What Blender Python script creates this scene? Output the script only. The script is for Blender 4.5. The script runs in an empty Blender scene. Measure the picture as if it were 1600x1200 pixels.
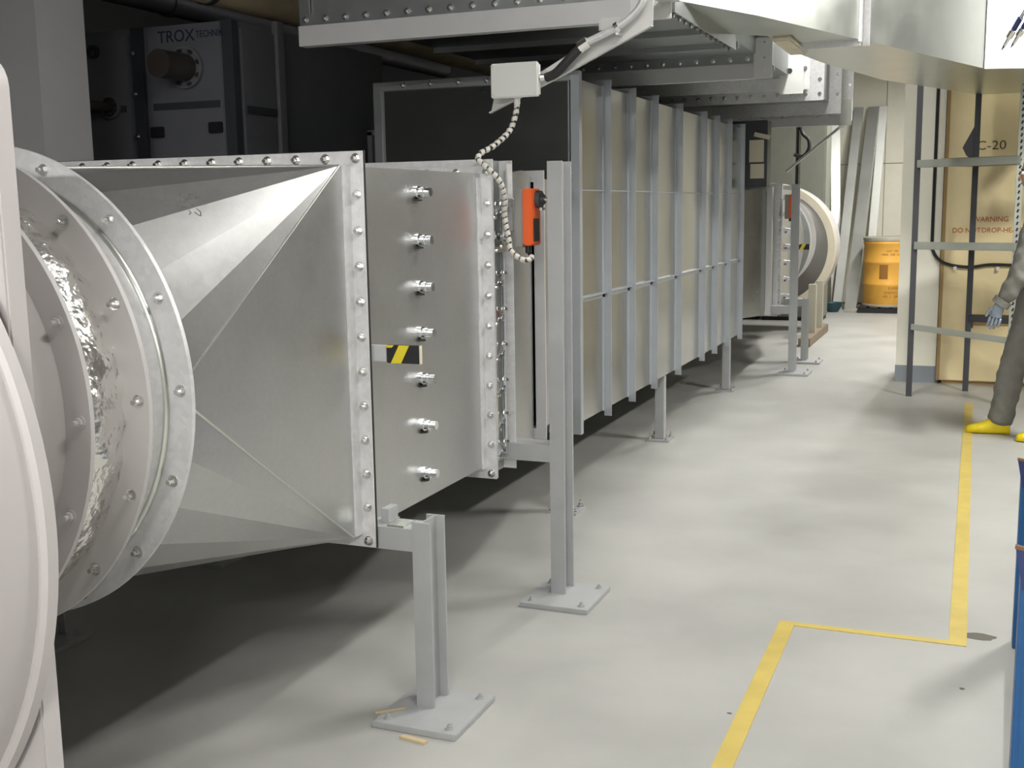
import bpy, bmesh, math, random
from mathutils import Vector, Matrix
random.seed(7)
PI = math.pi
SC = bpy.context.scene
COL = SC.collection
# ------------------------------------------------------------------ camera
YAW, PIT, ROL = math.radians(22.16), math.radians(8.834), math.radians(-.877)
fw = Vector((-math.sin(YAW)*math.cos(PIT), math.cos(YAW)*math.cos(PIT), -math.sin(PIT)))
rt = Vector((math.cos(YAW), math.sin(YAW), 0)); up = rt.cross(fw)
r2 = math.cos(ROL)*rt + math.sin(ROL)*up; u2 = -math.sin(ROL)*rt + math.cos(ROL)*up
cam = bpy.data.objects.new('camera', bpy.data.cameras.new('camera')); COL.objects.link(cam)
cam.data.sensor_width = 36; cam.data.lens = 1777.6*36/1600; cam.data.clip_start = .05
cam.matrix_world = Matrix(((r2.x, u2.x, -fw.x, 0), (r2.y, u2.y, -fw.y, 0), (r2.z, u2.z, -fw.z, 1.5), (0, 0, 0, 1)))
SC.camera = cam
# ------------------------------------------------------------------ world, exposure
w = bpy.data.worlds.new('world'); SC.world = w; w.use_nodes = True
w.node_tree.nodes['Background'].inputs[0].default_value = (.5, .52, .55, 1)
w.node_tree.nodes['Background'].inputs[1].default_value = .05
SC.view_settings.view_transform = 'Standard'; SC.view_settings.look = 'None'
SC.view_settings.gamma = 1; SC.view_settings.use_curve_mapping = False
SC.view_settings.exposure = 0.85
# fluorescent ceiling fittings over the aisle: (x, y, z, watts, along_y)
LIGHTS = [(.5, -2.4, 3.0, 120, 0), (.05, 1.5, 3.35, 20, 1), (-.1, 4.0, 3.35, 26, 1), (1.5, 6.6, 3.2, 80, 1), (-1.8, -2.4, 3.0, 100, 0),
          (-.35, 11.9, 3.35, 62, 1), (-.35, 14.6, 3.35, 60, 1), (-6.4, 13.8, 3.35, 6, 0), (-.93, 7.35, 3.45, 26, 1)]

# ------------------------------------------------------------------ mesh helpers
class G:
    def __init__(s): s.v = []; s.f = []
    def add(s, vs, fs):
        o = len(s.v); s.v += [tuple(p) for p in vs]; s.f += [tuple(i+o for i in f) for f in fs]; return s
    def box(s, x0, x1, y0, y1, z0, z1):
        x0, x1 = min(x0, x1), max(x0, x1); y0, y1 = min(y0, y1), max(y0, y1); z0, z1 = min(z0, z1), max(z0, z1)
        return s.add([(x0,y0,z0),(x1,y0,z0),(x1,y1,z0),(x0,y1,z0),(x0,y0,z1),(x1,y0,z1),(x1,y1,z1),(x0,y1,z1)],
                     [(3,2,1,0),(4,5,6,7),(0,1,5,4),(1,2,6,5),(2,3,7,6),(3,0,4,7)])
    def prism(s, pts, vec):
        n = len(pts); V = Vector(vec); P = [Vector(p) for p in pts]
        nrm = Vector((0,0,0))
        for i in range(n): nrm += P[i].cross(P[(i+1) % n])
        if nrm.dot(V) < 0: P.reverse()
        return s.add(P+[p+V for p in P], [tuple(range(n-1,-1,-1)), tuple(range(n,2*n))]+[(i,(i+1)%n,n+(i+1)%n,n+i) for i in range(n)])
    def bar(s, a, b, wd, ht, upv=(0,0,1)):
        a, b = Vector(a), Vector(b); d = (b-a).normalized(); sd = d.cross(Vector(upv)).normalized(); u = sd.cross(d)
        c = [sd*(-wd/2)+u*(-ht/2), sd*(wd/2)+u*(-ht/2), sd*(wd/2)+u*(ht/2), sd*(-wd/2)+u*(ht/2)]
        return s.prism([a+q for q in c], b-a)
    def cyl(s, a, b, r0, r1=None, n=16):
        if r1 is None: r1 = r0
        a, b = Vector(a), Vector(b); d = (b-a).normalized()
        e = d.orthogonal().normalized(); g = d.cross(e); P = []
        for c, r in ((a, r0), (b, r1)): P += [c+(e*math.cos(2*PI*i/n)+g*math.sin(2*PI*i/n))*r for i in range(n)]
        return s.add(P, [tuple(range(n-1,-1,-1)), tuple(range(n,2*n))]+[(i,(i+1)%n,n+(i+1)%n,n+i) for i in range(n)])
    def lathe(s, c, axis, prof, n=64, close=False):
        """prof: list of (radius, distance along axis); closed profile loops if close"""
        c = Vector(c); d = Vector(axis).normalized(); e = Vector((0,0,1)) if abs(d.z) < .9 else Vector((1,0,0)); g = d.cross(e)
        P = []; m = len(prof)
        for r, h in prof: P += [c+d*h+(e*math.cos(2*PI*i/n)+g*math.sin(2*PI*i/n))*r for i in range(n)]
        F = []
        for k in range(m if close else m-1):
            k2 = (k+1) % m
            F += [(k*n+i, k*n+(i+1)%n, k2*n+(i+1)%n, k2*n+i) for i in range(n)]
        return s.add(P, F)
    def ring(s, c, axis, ri, ro, t, n=72):
        return s.lathe(c, axis, [(ri,0),(ri,t),(ro,t),(ro,0)], n, True)
    def tube(s, pts, r, n=8, rf=None):
        P = [Vector(p) for p in pts]; m = len(P); V = []; e = None
        for k in range(m):
            d = (P[min(k+1,m-1)]-P[max(k-1,0)]).normalized()
            e = d.orthogonal().normalized() if e is None else (e-d*e.dot(d)).normalized()
            g = d.cross(e); rr = r if rf is None else rf(k)
            V += [P[k]+(e*math.cos(2*PI*i/n)+g*math.sin(2*PI*i/n))*rr for i in range(n)]
        F = [tuple(range(n-1,-1,-1)), tuple(range((m-1)*n, m*n))]
        for k in range(m-1): F += [(k*n+i, k*n+(i+1)%n, (k+1)*n+(i+1)%n, (k+1)*n+i) for i in range(n)]
        return s.add(V, F)
W = {}
def spline(pts, n=8):
    P = [Vector(p) for p in pts]; out = []
    for i in range(len(P)-1):
        a, b, c, d = P[max(i-1,0)], P[i], P[i+1], P[min(i+2,len(P)-1)]
        for k in range(n):
            t = k/n
            out.append(.5*((2*b)+(c-a)*t+(2*a-5*b+4*c-d)*t*t+(3*b-a-3*c+d)*t**3))
    out.append(P[-1]); return out
def props(o, label=None, cat=None, group=None, kind=None):
    if label: o['label'] = label
    if cat: o['category'] = cat
    if group: o['group'] = group
    if kind: o['kind'] = kind
    return o
def link(o, parent, loc):
    COL.objects.link(o); loc = Vector(loc); W[o.name] = loc
    if parent is not None: o.parent = parent; o.location = loc-W[parent.name]
    else: o.location = loc
    return o
def build(name, g, mat, parent=None, label=None, cat=None, group=None, kind=None, smooth=30, bevel=0, rot=None):
    xs = [p[0] for p in g.v]; ys = [p[1] for p in g.v]; zs = [p[2] for p in g.v]
    o0 = Vector(((min(xs)+max(xs))/2, (min(ys)+max(ys))/2, min(zs)))
    me = bpy.data.meshes.new(name); me.from_pydata([Vector(p)-o0 for p in g.v], [], g.f)
    bm = bmesh.new(); bm.from_mesh(me); bmesh.ops.recalc_face_normals(bm, faces=bm.faces)
    if bevel:
        bmesh.ops.bevel(bm, geom=[e for e in bm.edges if len(e.link_faces) == 2 and e.calc_face_angle(0) > .6], offset=bevel, segments=2, affect='EDGES', clamp_overlap=True)
    bm.to_mesh(me); bm.free()
    if smooth:
        for p in me.polygons: p.use_smooth = True
        me.set_sharp_from_angle(angle=math.radians(smooth))
    me.materials.append(M[mat])
    o = bpy.data.objects.new(name, me); link(o, parent, o0)
    return props(o, label, cat, group, kind)
def thing(name, loc, label, cat, group=None, kind=None):
    o = bpy.data.objects.new(name, None); o.empty_display_size = .1; link(o, None, loc); return props(o, label, cat, group, kind)
_shared = {}
def inst(name, key, maker, mat, parent, loc, axis=None, rot=None):
    """a small piece that shares its mesh with its alikes; +Z of the mesh goes along axis"""
    if (key, mat) not in _shared:
        g = maker(); me = bpy.data.meshes.new(key); me.from_pydata(g.v, [], g.f)
        bm = bmesh.new(); bm.from_mesh(me); bmesh.ops.recalc_face_normals(bm, faces=bm.faces); bm.to_mesh(me); bm.free()
        for p in me.polygons: p.use_smooth = True
        me.set_sharp_from_angle(angle=math.radians(35)); me.materials.append(M[mat]); _shared[(key, mat)] = me
    o = bpy.data.objects.new(name, _shared[(key, mat)])
    if axis is not None: o.rotation_euler = Vector((0,0,1)).rotation_difference(Vector(axis)).to_euler()
    if rot is not None: o.rotation_euler = rot
    return link(o, parent, loc)
def bolt_g(): return G().cyl((0,0,0),(0,0,.003),.0145,n=12).cyl((0,0,.003),(0,0,.0105),.0105,n=6).cyl((0,0,.0105),(0,0,.021),.006,n=8)
def bolt(parent, loc, axis=(0,-1,0), mat='zinc'): return inst('bolt', 'bolt', bolt_g, mat, parent, loc, axis)
def anchor_g(): return G().cyl((0,0,0),(0,0,.004),.016,n=12).cyl((0,0,.004),(0,0,.016),.012,n=6).cyl((0,0,.016),(0,0,.034),.006,n=8)
def anchor_low_g(): return G().cyl((0,0,0),(0,0,.003),.013,n=12).cyl((0,0,.003),(0,0,.011),.009,n=6).cyl((0,0,.011),(0,0,.018),.005,n=8)
def text(name, s, mat, parent, loc, size, rot, label=None, sx=1, extr=.0006, align='LEFT'):
    c = bpy.data.curves.new(name, 'FONT'); c.body = s; c.size = size; c.extrude = extr; c.align_x = align; c.align_y = 'CENTER'
    c.resolution_u = 3
    t = bpy.data.objects.new('tmp', c); COL.objects.link(t)
    dg = bpy.context.evaluated_depsgraph_get(); me = bpy.data.meshes.new_from_object(t.evaluated_get(dg))
    bpy.data.objects.remove(t); me.materials.clear(); me.materials.append(M[mat])
    o = bpy.data.objects.new(name, me); o.rotation_euler = rot; o.scale = (sx, 1, 1); link(o, parent, loc)
    return props(o, label)

# ------------------------------------------------------------------ materials
M = {}
def mat(name, col, rough=.5, metal=0, var=.06, scale=6, rvar=.08, bump=0, bscale=20, spec=.5, voro=0, vscale=60, emit=None, stretch=None, detail=4):
    m = bpy.data.materials.new(name); m.use_nodes = True; nt = m.node_tree; N = nt.nodes; L = nt.links; b = N['Principled BSDF']
    b.inputs['Metallic'].default_value = metal; b.inputs['Specular IOR Level'].default_value = spec
    tc = N.new('ShaderNodeTexCoord'); mp = N.new('ShaderNodeMapping'); L.new(tc.outputs['Object'], mp.inputs[0])
    if stretch: mp.inputs['Scale'].default_value = stretch
    nz = N.new('ShaderNodeTexNoise'); nz.inputs['Scale'].default_value = scale; nz.inputs['Detail'].default_value = detail
    L.new(mp.outputs[0], nz.inputs['Vector'])
    fac = nz.outputs['Fac']
    if voro:
        vo = N.new('ShaderNodeTexVoronoi'); vo.inputs['Scale'].default_value = vscale; L.new(tc.outputs['Object'], vo.inputs['Vector'])
        sp = N.new('ShaderNodeSeparateColor'); L.new(vo.outputs['Color'], sp.inputs[0])
        mx = N.new('ShaderNodeMix'); mx.inputs[0].default_value = voro; L.new(fac, mx.inputs[2]); L.new(sp.outputs[0], mx.inputs[3]); fac = mx.outputs[0]
    rmp = N.new('ShaderNodeValToRGB'); e = rmp.color_ramp.elements
    e[0].position = .25; e[1].position = .75
    e[0].color = tuple(max(0, c*(1-var)) for c in col)+(1,); e[1].color = tuple(min(1, c*(1+var)) for c in col)+(1,)
    L.new(fac, rmp.inputs[0]); L.new(rmp.outputs[0], b.inputs['Base Color'])
    mr = N.new('ShaderNodeMapRange'); mr.inputs[3].default_value = max(.02, rough-rvar); mr.inputs[4].default_value = min(1, rough+rvar)
    L.new(fac, mr.inputs[0]); L.new(mr.outputs[0], b.inputs['Roughness'])
    if bump:
        n2 = N.new('ShaderNodeTexNoise'); n2.inputs['Scale'].default_value = bscale; n2.inputs['Detail'].default_value = 3; L.new(mp.outputs[0], n2.inputs['Vector'])
        bp = N.new('ShaderNodeBump'); bp.inputs['Strength'].default_value = bump; bp.inputs['Distance'].default_value = .02
        L.new(n2.outputs['Fac'], bp.inputs['Height']); L.new(bp.outputs[0], b.inputs['Normal'])
    if emit: b.inputs['Emission Color'].default_value = (*emit[0], 1); b.inputs['Emission Strength'].default_value = emit[1]
    M[name] = m; return m
mat('floor', (.43, .43, .405), .45, var=.13, scale=2.2, rvar=.1, detail=8, spec=.4)
mat('ceiling', (.22, .22, .22), .9)
mat('wall_cream', (.84, .82, .70), .6, var=.03)
mat('wall_beige', (.075, .068, .057), .7, var=.05)
mat('wall_grey', (.2, .2, .21), .7, var=.04)
mat('column_grey', (.42, .42, .42), .55, var=.03)
mat('joint', (.35, .33, .28), .8)
mat('base_grey', (.25, .28, .30), .5)
mat('yellow_paint', (.58, .45, .12), .45, var=.12, scale=9)
mat('galv', (.54, .545, .54), .34, .88, var=.05, scale=5, rvar=.06, voro=.22, vscale=95, bump=.02, bscale=5)
mat('galv_soft', (.74, .74, .745), .42, .25, var=.07, scale=5, rvar=.08, voro=.4, vscale=60)
mat('galv_panel', (.52, .52, .50), .25, 1, var=.06, scale=4, rvar=.05, voro=.2, vscale=50, bump=.10, bscale=2.2)
mat('galv_bright', (.70, .73, .68), .33, 1, var=.06, scale=4, rvar=.08, bump=.05, bscale=3)
mat('galv_rib', (.50, .53, .56), .45, .55, var=.06, scale=5)
mat('panel_dark_reflection', (.10, .105, .10), .3, .7, var=.08, scale=4, bump=.08, bscale=2.5)  # shiny sheet with its dark reflection put into the base colour
mat('galv_dark', (.40, .42, .42), .45, 1, var=.08, scale=5)
mat('zinc', (.75, .75, .73), .22, 1, var=.05)
mat('chrome', (.80, .82, .84), .12, 1, var=.03)
mat('foil', (.86, .85, .82), .24, .9, var=.05, bump=.9, bscale=18)
mat('grey_steel', (.41, .42, .425), .45, var=.05, scale=12)
mat('bar_grey', (.56, .56, .56), .5, var=.04)
mat('fan_paint', (.55, .52, .515), .42, var=.03, scale=3)
mat('flange_paint', (.56, .545, .54), .45, var=.03)
mat('white_plastic', (.72, .73, .70), .4, var=.02)
mat('white_paint', (.66, .66, .64), .45, var=.02)
mat('cable_white', (.66, .64, .58), .5)
mat('black', (.015, .015, .017), .5)
mat('rubber', (.03, .03, .03), .7)
mat('dark_metal', (.07, .075, .08), .45, .3)
mat('orange', (.85, .13, .02), .45, var=.04)
mat('act_grey', (.30, .30, .28), .5)
mat('canvas', (.60, .58, .56), .55, var=.06, bump=.2, bscale=9)
mat('hazard_yellow', (.80, .66, .03), .45)
mat('tape_grey', (.55, .56, .57), .5)
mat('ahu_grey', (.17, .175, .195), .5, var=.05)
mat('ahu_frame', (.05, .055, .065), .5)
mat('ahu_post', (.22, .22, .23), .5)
mat('ink_blue', (.015, .025, .06), .6)
mat('pipe_brown', (.09, .075, .065), .4, .4)
mat('insul', (.55, .45, .30), .6, var=.15)
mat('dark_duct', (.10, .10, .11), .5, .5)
mat('paper', (.70, .64, .50), .8)
mat('panel_green', (.24, .25, .21), .5, var=.06)
mat('brown', (.30, .12, .04), .6)
mat('drum', (.80, .42, .07), .5, var=.08, scale=5)
mat('drum_lid', (.42, .40, .33), .5)
mat('ink_brown', (.30, .13, .02), .7)
mat('teal', (.02, .07, .09), .5)
mat('card', (.86, .72, .42), .75, var=.10, scale=2.5)
mat('card_edge', (.42, .28, .13), .8)
mat('ink_dark', (.13, .10, .05), .8)
mat('ink_red', (.50, .10, .03), .8)
mat('rack_steel', (.46, .48, .42), .45, .5, var=.08)
mat('rack_dark', (.07, .07, .08), .5, .3)
mat('blue_paint', (.015, .10, .27), .42, var=.12, scale=10)
mat('blue_dark', (.03, .045, .16), .4)
mat('rust', (.23, .12, .06), .8, var=.4, scale=30)
mat('coverall', (.20, .195, .17), .8, var=.10, scale=9, bump=.6, bscale=11)
mat('shoe_cover', (.85, .66, .01), .45, var=.05, bump=.4, bscale=18)
mat('glove', (.30, .36, .42), .5, var=.2, scale=25)
mat('skin', (.55, .34, .24), .5)
mat('hair', (.03, .02, .015), .6)
mat('eye', (.9, .9, .88), .3)
mat('lip', (.45, .2, .17), .5)
mat('lamp_white', (.8, .8, .8), .5)
mat('tube_lit', (.9, .9, .9), .4, emit=((1, .98, .92), 14))
mat('wood_chip', (.60, .48, .30), .8)
mat('dirt', (.14, .13, .11), .9)
mat('fan_cream', (.66, .61, .50), .45)
mat('cone_grey', (.14, .14, .13), .5)
mat('pencil', (.12, .12, .12), .8)
mat('skid_brown', (.24, .19, .13), .7, var=.15)
mat('stud', (.60, .61, .58), .42, .6, var=.08, scale=3)

# ------------------------------------------------------------------ the setting
build('floor', G().box(-8, 3.2, -3, 17.65, -.1, 0), 'floor', kind='structure', smooth=0)
build('ceiling', G().box(-8, 3.2, -3, 17.65, 3.7, 3.8), 'ceiling', kind='structure', smooth=0)
build('wall_left', G().box(-8.1, -8, -3, 17.65, 0, 3.7), 'wall_grey', kind='structure', smooth=0)
build('wall_right', G().box(3.2, 3.3, -3, 17.65, 0, 3.7), 'wall_beige', kind='structure', smooth=0)
build('wall_back', G().box(-8, 3.2, -3.1, -3, 0, 3.7), 'wall_grey', kind='structure', smooth=0)
wf = build('wall_far', G().box(-8, 3.2, 17.65, 17.75, 0, 3.7), 'joint', kind='structure', smooth=0)
xs = [-8+1.12*i for i in range(11)]
for i in range(10):
    for z0, z1 in ((0.02, 2.04), (2.05, 3.68)):
        build('panel', G().box(xs[i]+.004, xs[i+1]-.004, 17.615, 17.655, z0, z1), 'wall_cream', wf, smooth=0, bevel=.003)
# cream pier beside the rack
pier = build('wall_pier', G().box(-.585, -.268, 10.0, 10.75, .0, 3.7), 'wall_cream', kind='structure', smooth=0)
build('base_band', G().box(-.588, -.265, 9.996, 10.753, 0, .14), 'base_grey', pier, smooth=0)
# grey square column beyond the fan
colg = build('wall_column', G().box(-4.18, -3.85, 4.0, 4.30, 0, 3.7), 'column_grey', kind='structure', smooth=0)
build('corner_strip', G().box(-4.24, -4.18, 4.01, 4.05, 0, 3.7), 'base_grey', colg, smooth=0)
build('wall_partition', G().box(-5.2, -4.25, 4.06, 4.30, 0, 3.7), 'column_grey', kind='structure', smooth=0)
build('wall_dark_screen', G().box(-8, -3.0, 11.2, 11.3, 0, 3.7), 'wall_grey', kind='structure', smooth=0)  # added partition, blocks the lit far wall so the gap stays dark
# yellow floor line
def strip(P, wd):
    g = G(); h = .003
    for (x0, y0, x1, y1) in P: g.box(x0, x1, y0, y1, 0, h)
    return g
build('floor_line', strip([(-.028, 4.02, .03, 9.05), (-.60, 3.985, .03, 4.02), (-.60, 1.2, -.545, 3.985)], .05), 'yellow_paint',
      label='yellow painted line stepping along the grey floor of the aisle', cat='floor marking', smooth=0)

# ------------------------------------------------------------------ lamps
for i, (lx, ly, lz, wt, al) in enumerate(LIGHTS):
    where = ['behind the viewer to the right', 'over the near end of the aisle', 'over the yellow line corner', 'beyond the person', 'behind the viewer to the left', 'past the rack', 'nearest the drum', 'far left behind the ducts', 'beside the overhead duct'][i]
    t = thing('ceiling_light', (lx, ly, lz), 'white twin tube fluorescent ceiling fitting ' + where, 'light', 'fluorescent ceiling fittings')
    hx, hy = (.09, .62) if al else (.62, .09)
    build('housing', G().box(lx-hx, lx+hx, ly-hy, ly+hy, lz+.03, lz+.09), 'lamp_white', t, smooth=0, bevel=.006)
    for sx_ in (-1, 1):
        if al: a, b_ = (lx+sx_*.045, ly-.59, lz+.012), (lx+sx_*.045, ly+.59, lz+.012)
        else: a, b_ = (lx-.59, ly+sx_*.045, lz+.012), (lx+.59, ly+sx_*.045, lz+.012)
        build('tube', G().cyl(a, b_, .013, n=10), 'tube_lit', t)
        for e_ in (a, b_):
            build('socket', G().box(e_[0]-.017, e_[0]+.017, e_[1]-.017, e_[1]+.017, lz-.006, lz+.03), 'lamp_white', t, smooth=0)
    for q in (-.4, .4):
        p = (lx, ly+q, 0) if al else (lx+q, ly, 0)
        build('hanger', G().cyl((p[0], p[1], lz+.09), (p[0], p[1], 3.7), .006, n=6), 'zinc', t)
    ld = bpy.data.lights.new('lamp_light', 'AREA'); ld.shape = 'RECTANGLE'; ld.size, ld.size_y = (.16, 1.2) if al else (1.2, .16)
    ld.energy = wt; ld.color = (1, .98, .94); lo = bpy.data.objects.new('lamp_light', ld); link(lo, t, (lx, ly, lz-.012))

# ------------------------------------------------------------------ flange frames
def flange(root, y, x0, x1, z0, z1, wd=.045, th=.006, leg=0, m='galv_soft', face=-1, step=.1, sides='RTLB', bm='zinc', name='flange', bolts=True):
    g = G(); y1 = y+th
    g.box(x0, x1, y, y1, z1-wd, z1).box(x0, x1, y, y1, z0, z0+wd).box(x0, x0+wd, y, y1, z0+wd, z1-wd).box(x1-wd, x1, y, y1, z0+wd, z1-wd)
    if leg:
        ya, yb = (y+leg, y) if leg < 0 else (y1, y1+leg); t = .005
        g.box(x1-wd, x1-wd+t, ya, yb, z0+wd-t, z1-wd+t).box(x0+wd-t, x0+wd, ya, yb, z0+wd-t, z1-wd+t)
        g.box(x0+wd, x1-wd, ya, yb, z1-wd, z1-wd+t).box(x0+wd, x1-wd, ya, yb, z0+wd-t, z0+wd)
    f = build(name, g, m, root, smooth=0)
    if not bolts: return f
    yb = y if face < 0 else y1; q = wd*.45
    nz_ = max(2, round((z1-z0-2*q)/step)); nx = max(2, round((x1-x0-2*q)/step))
    for k in range(nz_+1):
        z = z0+q+(z1-z0-2*q)*k/nz_
        if 'R' in sides: bolt(f, (x1-q, yb, z), (0, face, 0), bm)
        if 'L' in sides: bolt(f, (x0+q, yb, z), (0, face, 0), bm)
    for k in range(1, nx):
        x = x0+q+(x1-x0-2*q)*k/nx
        if 'T' in sides: bolt(f, (x, yb, z1-q), (0, face, 0), bm)
        if 'B' in sides: bolt(f, (x, yb, z0+q), (0, face, 0), bm)
    return f
CX, CZ = -2.23, 1.083
X0, X1, Z0, Z1 = -2.795, -1.665, .545, 1.622        # duct wall
FX0, FX1, FZ0, FZ1 = -2.84, -1.62, .503, 1.664      # flange outline
# ------------------------------------------------------------------ near fan
def ringbolts(f, y, r, n, ph=0, axis=(0,-1,0), m='zinc', cz=CZ):
    for k in range(n):
        a = math.radians(ph+360*k/n); bolt(f, (CX+r*math.cos(a), y, cz+r*math.sin(a)), axis, m)
def fan(y0, s, label, dz=.967, R=.80, near=True):
    """y0: plane of the big casing flange, s=+1 when the ducts lie towards +Y"""
    t = thing('axial_fan', (CX, y0, 0), label, 'fan')
    Y = lambda d: y0+s*d
    ax = (0, s, 0)
    build('casing', G().lathe((CX, y0, dz), ax, [(.02, -.74), (R-.12, -.72), (R-.06, -.66), (R-.014, -.55), (R-.014, 0)], 96), 'fan_paint', t, smooth=40)
    build('casing_flange', G().lathe((CX, y0, dz), ax, [(R-.05, -.035), (R-.008, -.035), (R, -.028), (R, -.004), (R-.008, .003), (R-.05, .003)], 128, True), 'fan_paint' if near else 'fan_cream', t, smooth=40)
    if not near:
        build('rim', G().lathe((CX, y0, dz), ax, [(R-.09, .003), (R-.01, .003), (R-.01, .03), (R-.09, .03)], 96, True), 'fan_cream', t, smooth=40)
        build('cone', G().lathe((CX, y0, dz), ax, [(R-.085, .02), (.52, .20), (.50, .34)], 96), 'cone_grey', t, smooth=40)
        for x in (-1.63, 2*CX+1.63):
            for yy in (12.75, 13.35): build('leg', G().box(x-.04, x+.04, yy-.05, yy+.05, .09, .62), 'drum_lid', t, smooth=0)
            build('skid_rail', G().box(x-.06, x+.06, 12.15, 13.75, 0, .09), 'skid_brown', t, smooth=0, bevel=.004)
        f = build('outlet_flange', G().ring((CX, Y(.35), CZ), ax, .49, .562, .012, 96), 'flange_paint', t, smooth=40)
        return t
    # mounting plate standing on the floor
    g = G(); hw, zt, rr = .713, 1.772, .06
    P = [(CX-hw, 0, 0), (CX+hw, 0, 0)]
    for k in range(7):
        a = PI/2*k/6; P.append((CX+hw-rr+rr*math.cos(a), 0, zt-rr+rr*math.sin(a)))
    for k in range(7):
        a = PI/2*k/6; P.append((CX-hw+rr-rr*math.sin(a), 0, zt-rr+rr*math.cos(a)))
    g.prism([(p[0], min(Y(.015), Y(.06)), p[2]) for p in P], (0, .045, 0))
    build('mounting_plate', g, 'fan_paint', t, smooth=40, bevel=.004)
    build('foot', G().box(CX+.45, CX+.79, Y(-.25), Y(.0), 0, .012), 'flange_paint', t, smooth=0)
    build('foot', G().box(CX-.79, CX-.45, Y(-.25), Y(.0), 0, .012), 'flange_paint', t, smooth=0)
    build('outlet_pipe', G().lathe((CX, y0, CZ), ax, [(.60, .06), (.545, .10), (.50, .20), (.495, .36)], 96), 'fan_paint', t, smooth=40)
    f = build('outlet_flange', G().ring((CX, Y(.35), CZ), ax, .49, .562, .012, 96), 'flange_paint', t, smooth=40)
    ringbolts(f, Y(.35), .535, 16, -.8, (0, -s, 0), 'flange_paint')
    return t
fan(1.45, 1, 'pinkish grey axial fan casing with round flange at the left edge beside foil collar')

# foil sleeve between fan and duct
def sleeve(ya, yb, label, s=1):
    t = thing('flexible_connector', (CX, (ya+yb)/2, .5), label, 'connector')
    g = G(); n, m = 150, 9; P = []; rnd = random.Random(3)
    ph = [rnd.uniform(0, 6.28) for _ in range(12)]
    for k in range(m):
        for i in range(n):
            a = 2*PI*i/n
            r = .512+.010*math.sin(PI*k/(m-1))+.0045*math.sin(23*a+ph[0]+k*.9)*math.sin(7*a+ph[1])+.003*math.sin(41*a+ph[2]-k*1.3)+rnd.uniform(-.002, .002)
            P.append((CX+r*math.cos(a), ya+(yb-ya)*k/(m-1), CZ+r*math.sin(a)))
    g.add(P, [(k*n+i, k*n+(i+1)%n, (k+1)*n+(i+1)%n, (k+1)*n+i) for k in range(m-1) for i in range(n)])
    build('foil_sleeve', g, 'foil', t, smooth=25)
    f = build('clamp_flange', G().ring((CX, yb, CZ), (0, s, 0), .505, .581, .012, 96), 'flange_paint', t, smooth=40)
    ringbolts(f, yb if s > 0 else yb, .555, 16, 1.2, (0, -s, 0))
    build('collar', G().ring((CX, yb+s*.012, CZ), (0, s, 0), .485, .512, .127, 96), 'galv_soft', t, smooth=40)
    return t
sleeve(1.812, 1.957, 'crinkled silver foil flexible sleeve with bolted ring between fan and transition')

# round to square transition
def transition(yr, ys, label, s=1, sides='RT', detail=True):
    t = thing('duct_transition', (CX, (yr+ys)/2, FZ0), label, 'duct')
    f = build('round_flange', G().ring((CX, yr, CZ), (0, s, 0), .50, .586, .012, 96), 'galv_soft' if detail else 'galv_dark', t, smooth=40)  # far copy is darker, shade put into the colour against the front lamps
    if detail:
        ringbolts(f, yr, .557, 16, 1.3, (0, -s, 0))
        build('weld_bead', G().lathe((CX, yr, CZ), (0, -s, 0), [(.510, 0), (.522, .002), (.519, .008), (.510, .010)], 96, True), 'galv_bright', f, smooth=60)
    g = G(); n = 6; R = .53; ya = yr+s*.012
    corners = [(X1, Z1), (X0, Z1), (X0, Z0), (X1, Z0)]
    yc = ys-s*.058
    vs = []; fs = []
    for q, (cx_, cz_) in enumerate(corners):
        base = len(vs); vs.append((cx_, yc, cz_))
        for k in range(n+1):
            a = PI/2*q+PI/2*k/n; vs.append((CX+R*math.cos(a), ya, CZ+R*math.sin(a)))
        for k in range(n): fs.append((base, base+1+k, base+2+k))
    st = n+2
    for q in range(4):
        nx = (q+1) % 4
        fs.append((q*st, q*st+n+1, nx*st))
    # straight collar behind the square flange
    b0 = len(vs); vs += [(cx_, ys, cz_) for cx_, cz_ in corners]
    for q in range(4): fs.append((q*st, ((q+1) % 4)*st, b0+(q+1) % 4, b0+q))
    g.add(vs, fs)
    o = build('body', g, 'galv' if detail else 'galv_dark', t, smooth=0)  # same here: shaded far copy of the galvanised sheet
    if detail:
        for (cx_, cz_) in corners:
            for a in ((0, PI/2, PI, 3*PI/2)):
                px_, pz_ = math.cos(a), math.sin(a)
                if px_*(cx_-CX) < -.01 or pz_*(cz_-CZ) < -.01 : continue
                build('crease', G().tube([(cx_, yc, cz_), (CX+R*px_, ya, CZ+R*pz_)], .0032, 6), 'galv_bright', t)
    fl_ = flange(t, ys-(.006 if s > 0 else 0), FX0, FX1, FZ0, FZ1, leg=-.04*s, sides=sides, face=-s, step=.098, name='square_flange')
    return t
tr = transition(2.098, 2.885, 'shiny galvanised round-to-square duct transition at left, folded into triangles')
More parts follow.
